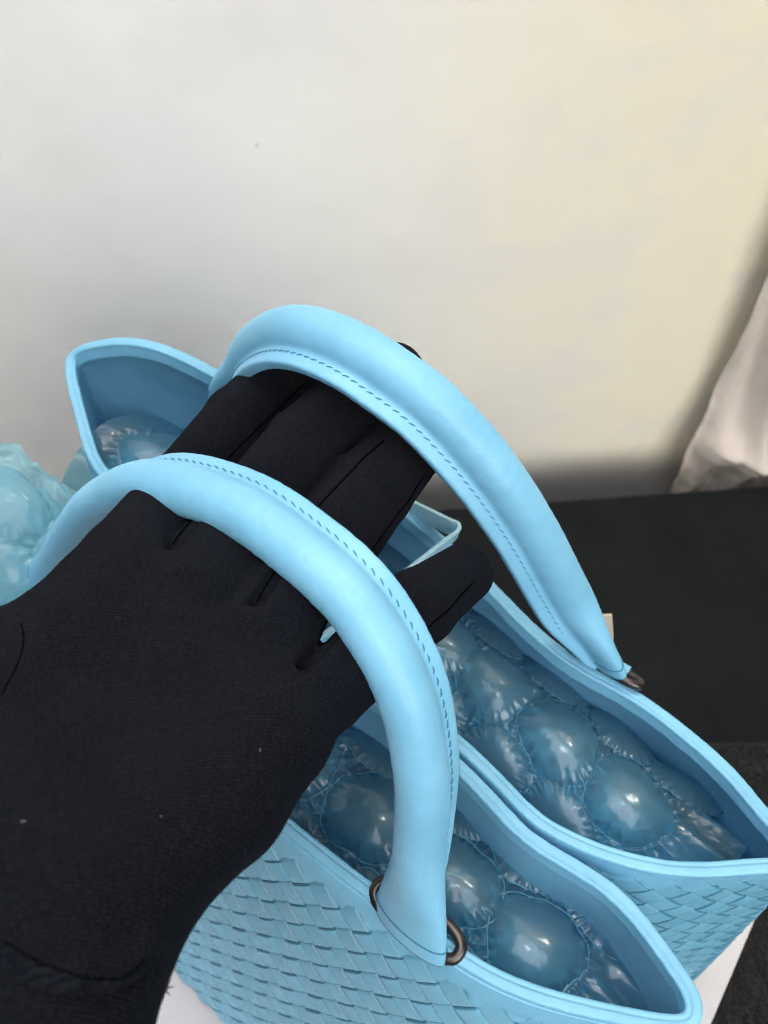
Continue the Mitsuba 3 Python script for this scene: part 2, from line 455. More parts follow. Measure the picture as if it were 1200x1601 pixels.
B_ARC = [(0.0322, 0.0668, 0.2235), (0.0212, 0.0604, 0.2495), (0.0104, 0.0545, 0.2729), (0.0006, 0.0492, 0.2942), (-0.0084, 0.0454, 0.3095), (-0.0182, 0.0420, 0.3230), (-0.0301, 0.0391, 0.3347), (-0.0408, 0.0373, 0.3420), (-0.0520, 0.0363, 0.3459),
         (-0.0622, 0.0357, 0.3486), (-0.0729, 0.0354, 0.3496), (-0.0847, 0.0358, 0.3482), (-0.0982, 0.0370, 0.3434), (-0.1127, 0.0394, 0.3336), (-0.1261, 0.0426, 0.3207), (-0.1390, 0.0469, 0.3036), (-0.1488, 0.0515, 0.2849), (-0.1555, 0.0555, 0.2680)]


def handle_profile():
    g = unary_union([Point(0, 0).buffer(1.0, 32), box(0, -0.28, 1.72, 0.28)])
    g = g.buffer(0.22).buffer(-0.34).buffer(0.12)
    c = np.array(g.exterior.coords)[:-1]
    cc = np.vstack([c, c[:1]])
    L = np.r_[0, np.cumsum(np.linalg.norm(np.diff(cc, axis=0), axis=1))]
    s = np.linspace(0, L[-1], 72, endpoint=False)
    return np.stack([np.interp(s, L, cc[:, 0]), np.interp(s, L, cc[:, 1])], 1)


HP = handle_profile()


def make_handle(key, arc, r, side, inward, tap, label):
    n = 430
    p = spline(arc, n)
    t = tangents(p)
    mid = p.mean(0)
    inw = unit(mid - p); inw = unit(inw - np.sum(inw * t, 1, keepdims=True) * t)
    e1 = np.array([0, side, 0.0]) + inward * inw
    e1 = unit(e1 - np.sum(e1 * t, 1, keepdims=True) * t)
    e2 = np.cross(t, e1)
    if e2[n // 2, 2] < 0:
        e2 = -e2
    L = np.r_[0, np.cumsum(np.linalg.norm(np.diff(p, axis=0), axis=1))]
    d = np.minimum(L, L[-1] - L)                       # distance to the nearer end
    k = 1 - np.clip(d / 0.042, 0, 1); k = k * k * (3 - 2 * k)
    fl = np.clip((d - tap) / 0.012, 0, 1); fl = fl * fl * (3 - 2 * fl)
    prof = np.repeat(HP[None], n, 0)
    prof[..., 0] = np.where(prof[..., 0] > 0.9, 0.9 + (prof[..., 0] - 0.9) * (0.12 + 0.88 * fl[:, None]), prof[..., 0])
    s1, s2 = r * (1 - 0.42 * k), r * (1 + 0.85 * k)
    wv = 1 + 0.03 * noise3(np.c_[L, 0 * L, 0 * L], 30, 3)
    v = p[:, None] + (prof[..., 0:1] * (s1 * wv)[:, None, None]) * e1[:, None] + (prof[..., 1:2] * (s2 * wv)[:, None, None]) * e2[:, None]
    v = v.reshape(-1, 3)
    lon = np.repeat(L, len(HP))
    # fine cross wrinkles where the bend is strongest
    bend = np.exp(-((lon / L[-1] - 0.45) / 0.28) ** 2)
    wr = noise3(np.c_[lon * 520, np.tile(np.arange(len(HP)) * 0.14, n), 0 * lon], 1.0, 5, 2)
    ctr = np.repeat(p, len(HP), 0)
    v += unit(v - ctr) * (0.00026 * bend * wr)[:, None] + unit(v - ctr) * (0.00016 * noise3(v, 70, 11))[:, None]
    m = len(HP)
    f = tris(grid_faces(n, m, True))
    c0, c1 = len(v), len(v) + 1
    v = np.vstack([v, p[:1] - t[:1] * 0.001, p[-1:] + t[-1:] * 0.001])
    i = np.arange(m)
    f = np.vstack([f, np.stack([i, np.full(m, c0), (i + 1) % m], 1), np.stack([(n - 1) * m + (i + 1) % m, np.full(m, c1), (n - 1) * m + i], 1)])
    mesh = trimesh.Trimesh(v, f, process=False)
    if mesh.volume < 0:
        f = f[:, ::-1]
    ang = np.tile(np.abs(np.arctan2(HP[:, 1], HP[:, 0])) * r, n)
    uv = np.vstack([np.c_[lon, ang], [[0, 0], [L[-1], 0]]])
    obj(key, (v, f), 'handle_leather', True, label, uv=uv)
    # stitches along both faces of the seam
    st = []
    step = 0.0034
    for dd in np.arange(0.03, L[-1] - 0.03, step):
        for sg in (1, -1):
            x = np.array([np.interp(dd, L, q) for q in p.T])
            a1 = np.array([np.interp(dd, L, q) for q in e1.T]); a2 = np.array([np.interp(dd, L, q) for q in e2.T]); tt = np.array([np.interp(dd, L, q) for q in t.T])
            c = x + r * (1.20 * a1 + sg * 0.315 * a2)
            h = 0.0012 * (tt + 0.28 * a1)
            q = [c - h - sg * a2 * 0.0003, c - 0.4 * h + sg * a2 * 0.0002, c + 0.4 * h + sg * a2 * 0.0002, c + h - sg * a2 * 0.0003]
            st.append(tube(q, [0.0001, 0.00017, 0.00017, 0.0001], 5))
    obj(key + '__stitching', join(st), 'thread', True, 'darker blue seam stitching along the handle', None, 'stuff')
    # short stitch rows across both ends
    for e in (0.006, L[-1] - 0.006):
        x = np.array([np.interp(e, L, q) for q in p.T]); j = int(np.argmin(abs(L - e)))
        loop = np.array([x + e1[j] * s1[j] * math.cos(a) * 1.012 + e2[j] * s2[j] * math.sin(a) * 1.012 for a in np.linspace(0, 2 * np.pi, 40, endpoint=False)])
        obj(nkey(key + '__end_seam'), tube(loop, 0.00022, 5, True), 'thread', True)
    return p


make_handle('tote_bag__handle', F_ARC, 0.0084, 1, -0.10, 0.014, 'front rolled blue handle lying over the back of the hand')
make_handle('tote_bag__handle_001', B_ARC, 0.0088, -1, 0.45, -0.004, 'back rolled blue handle held up over the fingertips')


def ring_mesh(c, ax, up, half, rad, r):
    """A racetrack ring: long axis ax, short axis up."""
    a = np.linspace(0, 2 * np.pi, 64, endpoint=False)
    ca, sa = np.cos(a), np.sin(a)
    q = np.stack([np.sign(ca) * np.abs(ca) ** 0.6 * half, np.sign(sa) * np.abs(sa) ** 0.75 * rad], 1)
    return tube(np.asarray(c) + q[:, :1] * np.asarray(ax) + q[:, 1:] * np.asarray(up), r, 12, True)


for c, up, hl in (((0.0326, -0.0606, 0.2172), (0, 0.93, 0.36), 0.0172), ((-0.1700, -0.0590, 0.2245), (0, 0.9, 0.4), 0.0180), ((0.0355, 0.0672, 0.2185), (0, -0.8, 0.6), 0.0160), ((-0.1580, 0.0585, 0.2665), (0, -0.8, 0.6), 0.016)):
    obj(nkey('tote_bag__ring'), ring_mesh(c, unit(np.array([1.0, 0.0, 0.02])), up, hl, 0.0052, 0.0020), 'metal', True, 'dark metal ring joining a handle to the rim')
    # leather loop that ties the ring to the rim
    bx = trimesh.creation.box(extents=[0.019, 0.0090, 0.0030]).subdivide().subdivide()
    v = np.array(bx.vertices)
    v[:, 2] -= 18 * v[:, 1] ** 2 * 2
    obj(nkey('tote_bag__ring_tab'), (v + np.array(c) + [0, 0, 0.0012], np.array(bx.faces)), 'leather', 40)


def ribbon(path, wdir, w, th, n=60):
    p = spline(path, n)
    t = tangents(p)
    wd = spline(wdir, n) if np.ndim(wdir) == 2 else np.tile(np.asarray(wdir, float), (n, 1))
    wd = unit(wd - np.sum(wd * t, 1, keepdims=True) * t)
    nn = np.cross(t, wd)
    prof = np.array([(-1, -.6), (-.93, -1), (.93, -1), (1, -.6), (1, .6), (.93, 1), (-.93, 1), (-1, .6)]) * [w / 2, th / 2]
    v = (p[:, None] + prof[None, :, :1] * wd[:, None] + prof[None, :, 1:] * nn[:, None]).reshape(-1, 3)
    f = tris(grid_faces(n, 8, True))
    cap = np.array([[0, 2, 1], [0, 3, 2], [0, 4, 3], [0, 5, 4], [0, 6, 5], [0, 7, 6]])
    return v, np.vstack([f, cap, (cap + (n - 1) * 8)[:, ::-1]])


def polyline(pts, n):
    p = np.asarray(pts, float)
    t = np.r_[0, np.cumsum(np.linalg.norm(np.diff(p, axis=0), axis=1))]
    q = np.stack([np.interp(np.linspace(0, t[-1], n), t, p[:, k]) for k in range(p.shape[1])], 1)
    return q


st_path = polyline([(-0.066, 0.003, .219), (-0.0405, 0.0650, .2495), (-0.0412, 0.0668, .2499), (-0.080, 0.0725, .2400)], 160)
k_ = np.hanning(7); k_ /= k_.sum()
st_path = np.stack([np.convolve(np.pad(c, 3, mode='edge'), k_, 'valid') for c in st_path.T], 1)
obj('tote_bag__strap', ribbon(st_path[::2], (0.30, -0.10, 0.95), 0.0102, 0.0018, 120), 'leather_edge', 40, 'thin pale blue closing strap laid across the back compartment')
obj('tote_bag__pull_tab', ribbon([(0.0330, 0.0800, .205), (0.0300, 0.0815, .2170), (0.0262, 0.0825, .2290)], (0.85, 0.5, 0), 0.0042, 0.0018, 12), 'cream_tab', 40, 'small cream tab standing up behind the back handle')
# ---PART2
# ------------------------------------------------------------------ inflated air cushions
RS = np.array([[-0.30, .055], [-0.26, .045], [-0.2, .030], [-0.13, .016], [-0.06, .006], [0.0, .001], [0.03, 0.0], [0.2, 0.0]])


def sst(a, b, x):
    t = np.clip((x - a) / (b - a), 0, 1)
    return t * t * (3 - 2 * t)


def ridge(a):
    return 1 - 2 * np.abs(np.sin(0.5 * a)) ** 0.7


class Cushion:
    def __init__(self, key, ncen, crest, s0, s1, half, bubbles, seed):
        self.key, self.ncen, self.crest, self.s0, self.s1, self.half, self.bubbles, self.seed = key, ncen, crest, s0, s1, half, bubbles, seed

    def base(self, s, w):
        s, w = np.broadcast_arrays(np.asarray(s, float), np.asarray(w, float))
        z = self.crest + np.interp(s, RS[:, 0], RS[:, 1]) - 17 * w * w - 0.010 * sst(0.07, 0.125, s)
        return np.stack([s, self.ncen(s) + w, z], -1)

    def normal(self, s, w):
        e = 1e-3
        a = self.base(s + e, w) - self.base(s - e, w)
        b = self.base(s, w + e) - self.base(s, w - e)
        return unit(np.cross(a, b))

    def build(self):
        ns, nw = int((self.s1 - self.s0) / 0.0009), 86
        S = np.linspace(self.s0, self.s1, ns)[:, None] + np.zeros((1, nw))
        hw = self.half * (1 - 0.66 * sst(0.052, self.s1, S)) 
        W = np.linspace(-1, 1, nw)[None] * hw
        h = 0.0010 * noise3(np.stack([S, W, 0 * S], -1), 260, self.seed)
        h += 0.0016 * noise3(np.stack([S, W, 0 * S], -1), 90, self.seed + 3)
        near = np.zeros_like(S)
        for k, (bs_, bw, rx, ry, hh) in enumerate(self.bubbles):
            dx, dy = (S - bs_) / rx, (W - bw) / ry
            r, th = np.hypot(dx, dy), np.arctan2(dy, dx)
            band = np.exp(-((r - 1.12) / 0.17) ** 2)
            h += band * 0.00125 * ridge((22 + k % 5) * th + 3 * np.sin(3 * th + k)) * (0.5 + 0.9 * np.abs(np.sin(1.5 * th + 2 * k)))
            h -= 0.0012 * (r < 0.97)
        fl = sst(0.082, 0.1, S)
        h += fl * (0.0022 * np.sin(W * 560 + 2.0 * np.sin(S * 70)) + 0.0012 * noise3(np.stack([S * 0.35, W, 0 * S], -1), 330, self.seed + 7))
        P = self.base(S, W) + self.normal(S, W) * h[..., None]
        obj(self.key + '__film', (P.reshape(-1, 3), grid_faces(ns, nw)), 'film', True)
        # a lower skin closes the cushion
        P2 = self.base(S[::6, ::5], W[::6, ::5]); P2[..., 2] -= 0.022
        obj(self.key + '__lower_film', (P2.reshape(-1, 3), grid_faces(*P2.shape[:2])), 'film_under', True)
        for k, (bs_, bw, rx, ry, hh) in enumerate(self.bubbles):
            nr, nt = 20, 108
            r = np.r_[0.0, np.linspace(0.06, 1.0, nr - 1) ** 0.8][:, None]
            th = np.linspace(0, 2 * np.pi, nt, endpoint=False)[None]
            wob = 1 + 0.06 * np.sin(3 * th + 1.7 * k + self.seed) + 0.035 * np.sin(5 * th + 2.9 * k) + 0.015 * np.sin(11 * th + k)
            s = bs_ + rx * wob * r * np.cos(th); w = bw + ry * wob * r * np.sin(th)
            dome = 0.56 * hh * (1 - r ** 2.2) ** 0.8 * (1 + 0.08 * np.sin(th * 2 + k) * r)
            ph = (22 + k % 5) * th + 3 * np.sin(3 * th + k)
            dome = dome + sst(0.66, 0.98, r) * 0.00085 * ridge(ph) * (0.4 + 0.9 * np.abs(np.sin(1.5 * th + 2 * k))) - 0.0004
            P = self.base(s, w)
            P = P + self.normal(s, w) * (dome + 0.0006 * noise3(P, 110, self.seed + k))[..., None]
            obj(nkey(self.key + '__bubble'), (P.reshape(-1, 3), grid_faces(nr, nt, True)), 'film', True)
            # the sealed rim of the bubble, where two skins lie together
            a = th[0]
            q = self.base(bs_ + rx * wob[0] * 1.03 * np.cos(a), bw + ry * wob[0] * 1.03 * np.sin(a))
            nn = self.normal(q[:, 0], q[:, 1] - self.ncen(q[:, 0]))
            rr = 0.00010 + 0.00020 * (meshkit.noise(q * 300, k))
            obj(nkey(self.key + '__seal'), tube(q + nn * 0.0001, rr, 6, True), 'film_thick' if self.seed == 37 else 'film', True)


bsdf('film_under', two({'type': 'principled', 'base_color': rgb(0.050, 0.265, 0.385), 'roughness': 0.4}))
labels['air_cushion'] = {'label': 'blue inflated air cushion filling the back compartment, shaded under the rim', 'category': 'air cushion'}
labels['air_cushion_001'] = {'label': 'blue inflated air cushion filling the front compartment beneath the front handle', 'category': 'air cushion'}
bub = [(s, 0.0, 0.0180, 0.0172, 0.0098) for s in (.0693, .0348, -.0014, -.0318, -.066, -.100, -.134, -.168, -.200)]
bub += [(s, 0.0275, 0.0172, 0.0122, 0.0068) for s in (.0865, .0535, .0170, -.0170, -.050, -.084, -.118, -.152, -.186)]
bub += [(s, -0.0245, 0.0168, 0.0108, 0.0062) for s in (.0510, .0165, -.0165, -.050, -.084, -.118, -.152, -.186)]
Cushion('air_cushion', lambda s: np.where(s < 0.075, 0.047 - 0.78 * (s + 0.07) ** 2, 0.0306 + 0.16 * (s - 0.075)), 0.198, -0.232, 0.114, 0.041, bub, 21).build()
bub = [(s, 0.0, 0.0180, 0.0170, 0.0100) for s in (.0670, .0320)] + [(s, 0.0, 0.0185, 0.0172, 0.0100) for s in (-.0085, -.047, -.085, -.122, -.158)]
bub += [(s, 0.0255, 0.0160, 0.0105, 0.0065) for s in (.0830, .0495, .0150, -.0240, -.062, -.1, -.138, -.172)]
bub += [(s, -0.0235, 0.0155, 0.0085, 0.0050) for s in (.0480, .0130, -.0270, -.062, -.1, -.138, -.172)]
Cushion('air_cushion_001', lambda s: -0.0345 + 0.0 * s, 0.193, -0.20, 0.112, 0.040, bub, 37).build()

# the end of a third cushion, squeezed up out of the left end of the front compartment
ico = trimesh.creation.icosphere(subdivisions=6)
v0 = np.array(ico.vertices)
lobes = [((0.30, 0.48, 0.80), 0.62, 0.22), ((0.22, -0.42, 0.88), 0.58, 0.24), ((-0.60, 0.15, 0.78), 0.62, 0.22), ((0.86, -0.05, 0.50), 0.45, 0.14), ((-0.40, -0.75, 0.50), 0.5, 0.2), ((0.0, 0.97, 0.1), 0.5, 0.1)]
rad = np.full(len(v0), 0.78)
for c, wdt, amp in lobes:
    d = np.linalg.norm(v0 - unit(np.array(c)), axis=1) / wdt
    rad = np.maximum(rad, 0.80 + amp * np.sqrt(np.clip(1 - d ** 2.2, 0, 1)))
    th = np.arctan2(*(v0 - unit(np.array(c)))[:, :2].T)
    rad += 0.018 * np.sin(17 * th + 5 * c[0]) * np.exp(-((d - 1.0) / 0.16) ** 2)
rad += 0.08 * noise3(v0, 2.5, 3, 2) + 0.012 * noise3(v0, 14.0, 4)
q = v0 * rad[:, None]
AX = [RIGHT * 0.040, unit(AHEAD * 0.7 + np.array([0, 0, 0.7])) * 0.038, unit(np.array([0, 0, 0.73]) - AHEAD * 0.68) * 0.020]
pv = np.array([-0.192, -0.060, 0.2480]) + q[:, :1] * AX[0] + q[:, 1:2] * AX[1] + q[:, 2:] * AX[2]
labels['air_cushion_002'] = {'label': 'crumpled pale aqua air cushion poking up out of the left end of the bag', 'category': 'air cushion'}
top = v0[ico.faces].mean(1)
which = np.argmin([np.linalg.norm(top - unit(np.array(c)), axis=1) / wdt for c, wdt, _ in lobes], axis=0)
dist = np.min([np.linalg.norm(top - unit(np.array(c)), axis=1) / wdt for c, wdt, _ in lobes], axis=0)
for k in range(len(lobes)):
    fs = ico.faces[(which == k) & (dist < 1.0)]
    if len(fs):
        u_, inv = np.unique(fs, return_inverse=True)
        obj(nkey('air_cushion_002__bubble'), (pv[u_], inv.reshape(-1, 3)), 'film_pale', True)
fs = ico.faces[dist >= 1.0]
u_, inv = np.unique(fs, return_inverse=True)
obj('air_cushion_002__film', (pv[u_], inv.reshape(-1, 3)), 'film_pale2', True)
fk = np.array([[x, y] for y in np.linspace(0, 1, 26) for x in np.linspace(0, 1, 70)])
fx, fy = fk[:, :1], fk[:, 1:]
# the crumpled welded hem of the cushion, standing up along its far side
hem_line = spline([(-0.2273, -0.0500, 0.2769), (-0.2166, -0.0375, 0.2717), (-0.2132, -0.0284, 0.2730), (-0.2079, -0.0269, 0.2690), (-0.2009, -0.0251, 0.2633), (-0.1971, -0.0256, 0.2604), (-0.1925, -0.0238, 0.2579), (-0.1842, -0.0212, 0.2518)], 70)
hx = np.stack([np.interp(fx[:, 0], np.linspace(0, 1, 70), hem_line[:, k]) for k in range(3)], 1)
flap = hx - fy * (AX[1] * 0.62 - AX[2] * 0.3) + AX[2] * (0.10 * np.sin(fx * 23 + fy * 3) * (1 - fy) + 0.5 * noise3(fk.repeat(2, 1)[:, :3] * 1.0, 7.0, 5)[:, None] * (1 - fy)) + AX[1] * 0.10 * noise3(np.c_[fx, 0 * fx, 0 * fx], 12.0, 6)[:, None] * (1 - fy)
obj('air_cushion_002__welded_hem', (flap, grid_faces(26, 70)), 'film_pale2', True)
bsdf('film_pale', film((0.40, 0.72, 0.82), 0.5, 1.0))
bsdf('film_pale2', film((0.44, 0.76, 0.85), 0.4, 1.0))

# ------------------------------------------------------------------ the gloved hand
HAND = {'index': ([(-0.0759, -0.0593, 0.3227), (-0.1027, -0.0178, 0.3041), (-0.1121, 0.0181, 0.3062), (-0.1181, 0.0554, 0.3079)], [0.0125, 0.0118, 0.0114, 0.0102]),
        'middle': ([(-0.0528, -0.0553, 0.3215), (-0.0670, -0.0252, 0.3147), (-0.0758, 0.0152, 0.3156), (-0.0772, 0.0463, 0.3187), (-0.0738, 0.0678, 0.3181)], [0.0122, 0.012, 0.0116, 0.0108, 0.0092]),
        'ring': ([(-0.0303, -0.0535, 0.3171), (-0.0396, -0.0214, 0.3121), (-0.0479, 0.0172, 0.3105), (-0.0526, 0.0476, 0.3084), (-0.0528, 0.0604, 0.3084)], [0.0122, 0.012, 0.0116, 0.0106, 0.0092]),
        'pinky': ([(-0.0114, -0.0493, 0.3095), (-0.0095, -0.0284, 0.3055), (-0.0088, -0.0067, 0.3016), (-0.0079, 0.0183, 0.2951)], [0.0112, 0.0102, 0.0094, 0.0078])}
PALM = [([(-0.0759, -0.0593, 0.3227), (-0.0701, -0.0923, 0.3259), (-0.0673, -0.1181, 0.3271)], [0.0122, 0.0135, 0.0145]),
        ([(-0.0717, -0.0703, 0.3218), (-0.0459, -0.1074, 0.3229), (-0.0318, -0.1347, 0.3272)], [0.0125, 0.0135, 0.0145]),
        ([(-0.0461, -0.0681, 0.3196), (-0.0304, -0.0983, 0.3174), (-0.0181, -0.1343, 0.3231)], [0.013, 0.014, 0.015]),
        ([(-0.0238, -0.0700, 0.3145), (-0.0134, -0.0940, 0.3143), (-0.0088, -0.1316, 0.3220)], [0.013, 0.014, 0.015]),
        ([(-0.0102, -0.0568, 0.3105), (-0.0078, -0.0711, 0.3123), (-0.0056, -0.0931, 0.3154), (-0.0069, -0.1238, 0.3237), (-0.0077, -0.1346, 0.3303)], [0.0118, 0.013, 0.0135, 0.013, 0.012]),
        ([(-0.0323, -0.1347, 0.3264), (-0.0172, -0.1393, 0.3204), (-0.0131, -0.1451, 0.3186), (-0.0032, -0.1549, 0.3171), (0.0094, -0.1685, 0.3162)], [0.016, 0.022, 0.0262, 0.0262, 0.027]),
        ([(-0.0673, -0.1181, 0.3271), (-0.0870, -0.1182, 0.3319), (-0.1178, -0.1151, 0.3393)], [0.0145, 0.0135, 0.0115]),
        ([(-0.0673, -0.1181, 0.3271), (-0.0323, -0.1347, 0.3264)], [0.0145, 0.017])]
WEBS = [(np.array((-0.0660, -0.0521, 0.3314)), np.array((-0.0746, -0.0293, 0.3280)), 0.0021, 0.0018), (np.array((-0.0351, -0.0500, 0.3276)), np.array((-0.0412, -0.0290, 0.3257)), 0.0021, 0.0018), (np.array((-0.0129, -0.0561, 0.3214)), np.array((-0.0177, -0.0357, 0.3189)), 0.002, 0.0036), (np.array((-0.0159, -0.0527, 0.3148)), np.array((-0.0213, -0.0319, 0.3116)), 0.002, 0.0036), (np.array((-0.0189, -0.0492, 0.3082)), np.array((-0.0250, -0.0280, 0.3043)), 0.002, 0.0036), (np.array((-0.0219, -0.0457, 0.3016)), np.array((-0.0286, -0.0242, 0.2970)), 0.002, 0.0036), (np.array((-0.0248, -0.0422, 0.2950)), np.array((-0.0322, -0.0204, 0.2896)), 0.002, 0.0036)]
HEM = np.array([(-0.0115, -0.1445, 0.3462), (-0.0066, -0.1439, 0.3457), (0.0004, -0.1419, 0.3437), (0.0063, -0.1388, 0.3400), (0.0097, -0.1347, 0.3352), (0.0103, -0.1309, 0.3322), (0.0096, -0.1276, 0.3313)])
FOLD = np.array([(-0.0088, -0.1459, 0.3471), (-0.0040, -0.1453, 0.3465), (0.0029, -0.1434, 0.3443), (0.0085, -0.1405, 0.3403), (0.0121, -0.1360, 0.3347), (0.0129, -0.1323, 0.3310), (0.0122, -0.1290, 0.3299)])
CAPS = []
for nm, (pts, rs) in HAND.items():
    q = np.array(pts)
    lat = unit(np.cross(tangents(q), EYE - q))
    for sg in (-1, 1):
        c = q + sg * lat * (np.array(rs) * 0.42)[:, None]
        CAPS.append((nm, [(c[i], c[i + 1], rs[i] * 0.84, rs[i + 1] * 0.84) for i in range(len(pts) - 1)]))
MET = [[(np.array(a[i]), np.array(a[i + 1]), r[i], r[i + 1]) for i in range(len(a) - 1)] for a, r in PALM]


def cone_sdf(p, a, b, ra, rb):
    ab = b - a
    t = np.clip(((p - a) @ ab) / (ab @ ab), 0, 1)
    d = p - (a + t[:, None] * ab)
    return np.sqrt(np.einsum('ij,ij->i', d, d)) - (ra + (rb - ra) * t)


def smin(a, b, k):
    h = np.clip(0.5 + 0.5 * (b - a) / k, 0, 1)
    return b * (1 - h) + a * h - k * h * (1 - h)


def hand_sdf(p):
    palm = None
    for chain in MET:
        d = None
        for c in chain:
            e = cone_sdf(p, *c)
            d = e if d is None else smin(d, e, 0.003)
        palm = d if palm is None else smin(palm, d, 0.016)
    out = palm
    fing = {}
    for nm, chain in CAPS:
        d = None
        for c in chain:
            e = cone_sdf(p, *c)
            d = e if d is None else smin(d, e, 0.0025)
        fing[nm] = smin(fing[nm], d, 0.010) if nm in fing else d
    f4 = None
    for d in fing.values():
        f4 = d if f4 is None else smin(f4, d, 0.0010)
    out = smin(out, f4, 0.005)
    for a, b, ra, rb in WEBS:                                   # the folds between the fingers
        out = -smin(-out, cone_sdf(p, a, b, ra, rb), 0.002)
    for a, b in zip(FOLD[:-1], FOLD[1:]):               # the fold just beyond the hem
        out = -smin(-out, cone_sdf(p, a, b, 0.0019, 0.0019), 0.0025)
    for a, b in zip(HEM[:-1], HEM[1:]):                 # rolled hem where the palm meets the cuff
        out = smin(out, cone_sdf(p, a, b, 0.0034, 0.0034), 0.0018)
    w = 0.0007 * noise3(p, 55, 2, 2)
    return out - w


def surface_net(fn, lo, hi, h):
    n = np.ceil((np.asarray(hi) - lo) / h).astype(int) + 1
    ax = [lo[k] + h * np.arange(n[k]) for k in range(3)]
    # coarse pass, then only the blocks near the surface
    val = np.empty(n, np.float32)
    cs = 5
    cax = [a[::cs] for a in ax]
    cg = np.stack(np.meshgrid(*cax, indexing='ij'), -1).reshape(-1, 3)
    cv = fn(cg).reshape([len(a) for a in cax])
    G = np.stack(np.meshgrid(*[np.arange(k) for k in n], indexing='ij'), -1).reshape(-1, 3)
    near = cv[tuple(np.minimum((G + cs // 2) // cs, np.array(cv.shape) - 1).T)]
    v = near.copy()
    m = np.abs(near) < h * cs * 1.9
    P = np.stack([ax[k][G[m, k]] for k in range(3)], 1)
    out = np.empty(len(P))
    for i in range(0, len(P), 400000):
        out[i:i + 400000] = fn(P[i:i + 400000])
    v[m] = out
    val = v.reshape(n)
    ins = val < 0
    c = np.zeros(n - 1, int)
    for dx in (0, 1):
        for dy in (0, 1):
            for dz in (0, 1):
                c += ins[dx:n[0] - 1 + dx, dy:n[1] - 1 + dy, dz:n[2] - 1 + dz]
    act = (c > 0) & (c < 8)
    idx = -np.ones(n - 1, int)
    idx[act] = np.arange(act.sum())
    pos = np.argwhere(act)
    acc, cnt = np.zeros((len(pos), 3)), np.zeros(len(pos))
    corners = [(x, y, z) for x in (0, 1) for y in (0, 1) for z in (0, 1)]
    for a in corners:
        for k in range(3):
            if a[k] == 0:
                b = list(a); b[k] = 1
                va = val[tuple((pos + a).T)]; vb = val[tuple((pos + b).T)]
                x = (va < 0) != (vb < 0)
                t = np.where(x, va / np.where(x, va - vb, 1), 0)
                pt = pos + np.array(a) + 0.0
                pt[:, k] += t
                acc[x] += pt[x]; cnt[x] += 1
    V = lo + h * acc / cnt[:, None]
    F = []
    for k in range(3):
        u, w = (k + 1) % 3, (k + 2) % 3
        sl0 = [slice(1, -1)] * 3; sl0[k] = slice(0, -1)
        sl1 = [slice(1, -1)] * 3; sl1[k] = slice(1, None)
        a, b = ins[tuple(sl0)], ins[tuple(sl1)]
        cr = np.argwhere(a != b)
        off = np.ones(3, int); off[k] = 0
        g = cr + off
        q = []
        for du, dw in ((0, 0), (1, 0), (1, 1), (0, 1)):
            e = g.copy(); e[:, u] -= du; e[:, w] -= dw
            q.append(idx[tuple(e.T)])
        q = np.stack(q, 1)
        flip = a[tuple(cr.T)]
        q[~flip] = q[~flip][:, ::-1]
        F.append(q)
    F = np.vstack(F)
    return V, F[:, ::-1] if False else F


hv, hf = surface_net(hand_sdf, np.array([-0.165, -0.215, 0.262]), np.array([0.062, 0.092, 0.392]), 0.0013)
hm = trimesh.Trimesh(hv, tris(hf), process=False)
if hm.volume < 0:
    hm.invert()
labels['gloved_hand'] = {'label': 'hand in a black stretch fabric glove holding up the handles of the blue bag', 'category': 'hand'}
obj('gloved_hand__glove', hm, 'glove_fabric', True, 'black fabric glove with separate fingers')


arm_a, arm_b = MET[5][-1][0], MET[5][-1][1]
arm_d = unit(arm_b - arm_a)
sl = np.array([arm_b - arm_d * 0.004 + arm_d * t for t in np.linspace(0, 0.30, 24)])
obj('gloved_hand__sleeve', tube(sl, 0.0268 + 0.008 * np.linspace(0, 1, 24), 40), 'glove_fabric', True, 'black sleeve of the forearm')


def on_hand(p, lift=0.0):
    p = np.asarray(p, float).copy()
    for _ in range(6):
        d = hand_sdf(p)
        g = np.stack([(hand_sdf(p + e) - hand_sdf(p - e)) / 2e-4 for e in np.eye(3) * 1e-4], 1)
        p -= (d - lift)[:, None] * g / np.maximum(np.sum(g * g, 1, keepdims=True), 0.2)
    return p


SEAMS = [([(-0.0962, -0.0073, 0.3120), (-0.1003, 0.0145, 0.3112), (-0.1058, 0.0496, 0.3101)], 0.00033),
         ([(-0.0470, -0.0170, 0.3242), (-0.0495, 0.0027, 0.3234), (-0.0525, 0.0303, 0.3214)], 0.00033),
         ([(-0.0276, -0.0119, 0.3142), (-0.0330, 0.0130, 0.3119), (-0.0371, 0.0331, 0.3108)], 0.00033),
         ([(0.0012, -0.0262, 0.3101), (0.0008, -0.0092, 0.3070), (-0.0004, 0.0101, 0.3026)], 0.00033),
         ([(-0.0043, -0.1441, 0.3490), (0.0026, -0.1423, 0.3469), (0.0085, -0.1395, 0.3433), (0.0119, -0.1362, 0.3385), (0.0133, -0.1328, 0.3357), (0.0130, -0.1296, 0.3348)], 0.00018),
         ([(-0.0675, -0.0984, 0.3424), (-0.0625, -0.1010, 0.3429), (-0.0574, -0.1059, 0.3437), (-0.0521, -0.1135, 0.3448)], 0.0002),
         ([(-0.0678, -0.0509, 0.3296), (-0.0716, -0.0429, 0.3270), (-0.0738, -0.0353, 0.3262)], 0.00033),
         ([(-0.0362, -0.0487, 0.3253), (-0.0394, -0.0393, 0.3250), (-0.0413, -0.0305, 0.3241)], 0.00033)]
for pts, r in SEAMS:
    q = on_hand(spline(pts, 60), 0.0001)
    obj(nkey('gloved_hand__seam'), tube(q, r, 6), 'glove_seam', True)

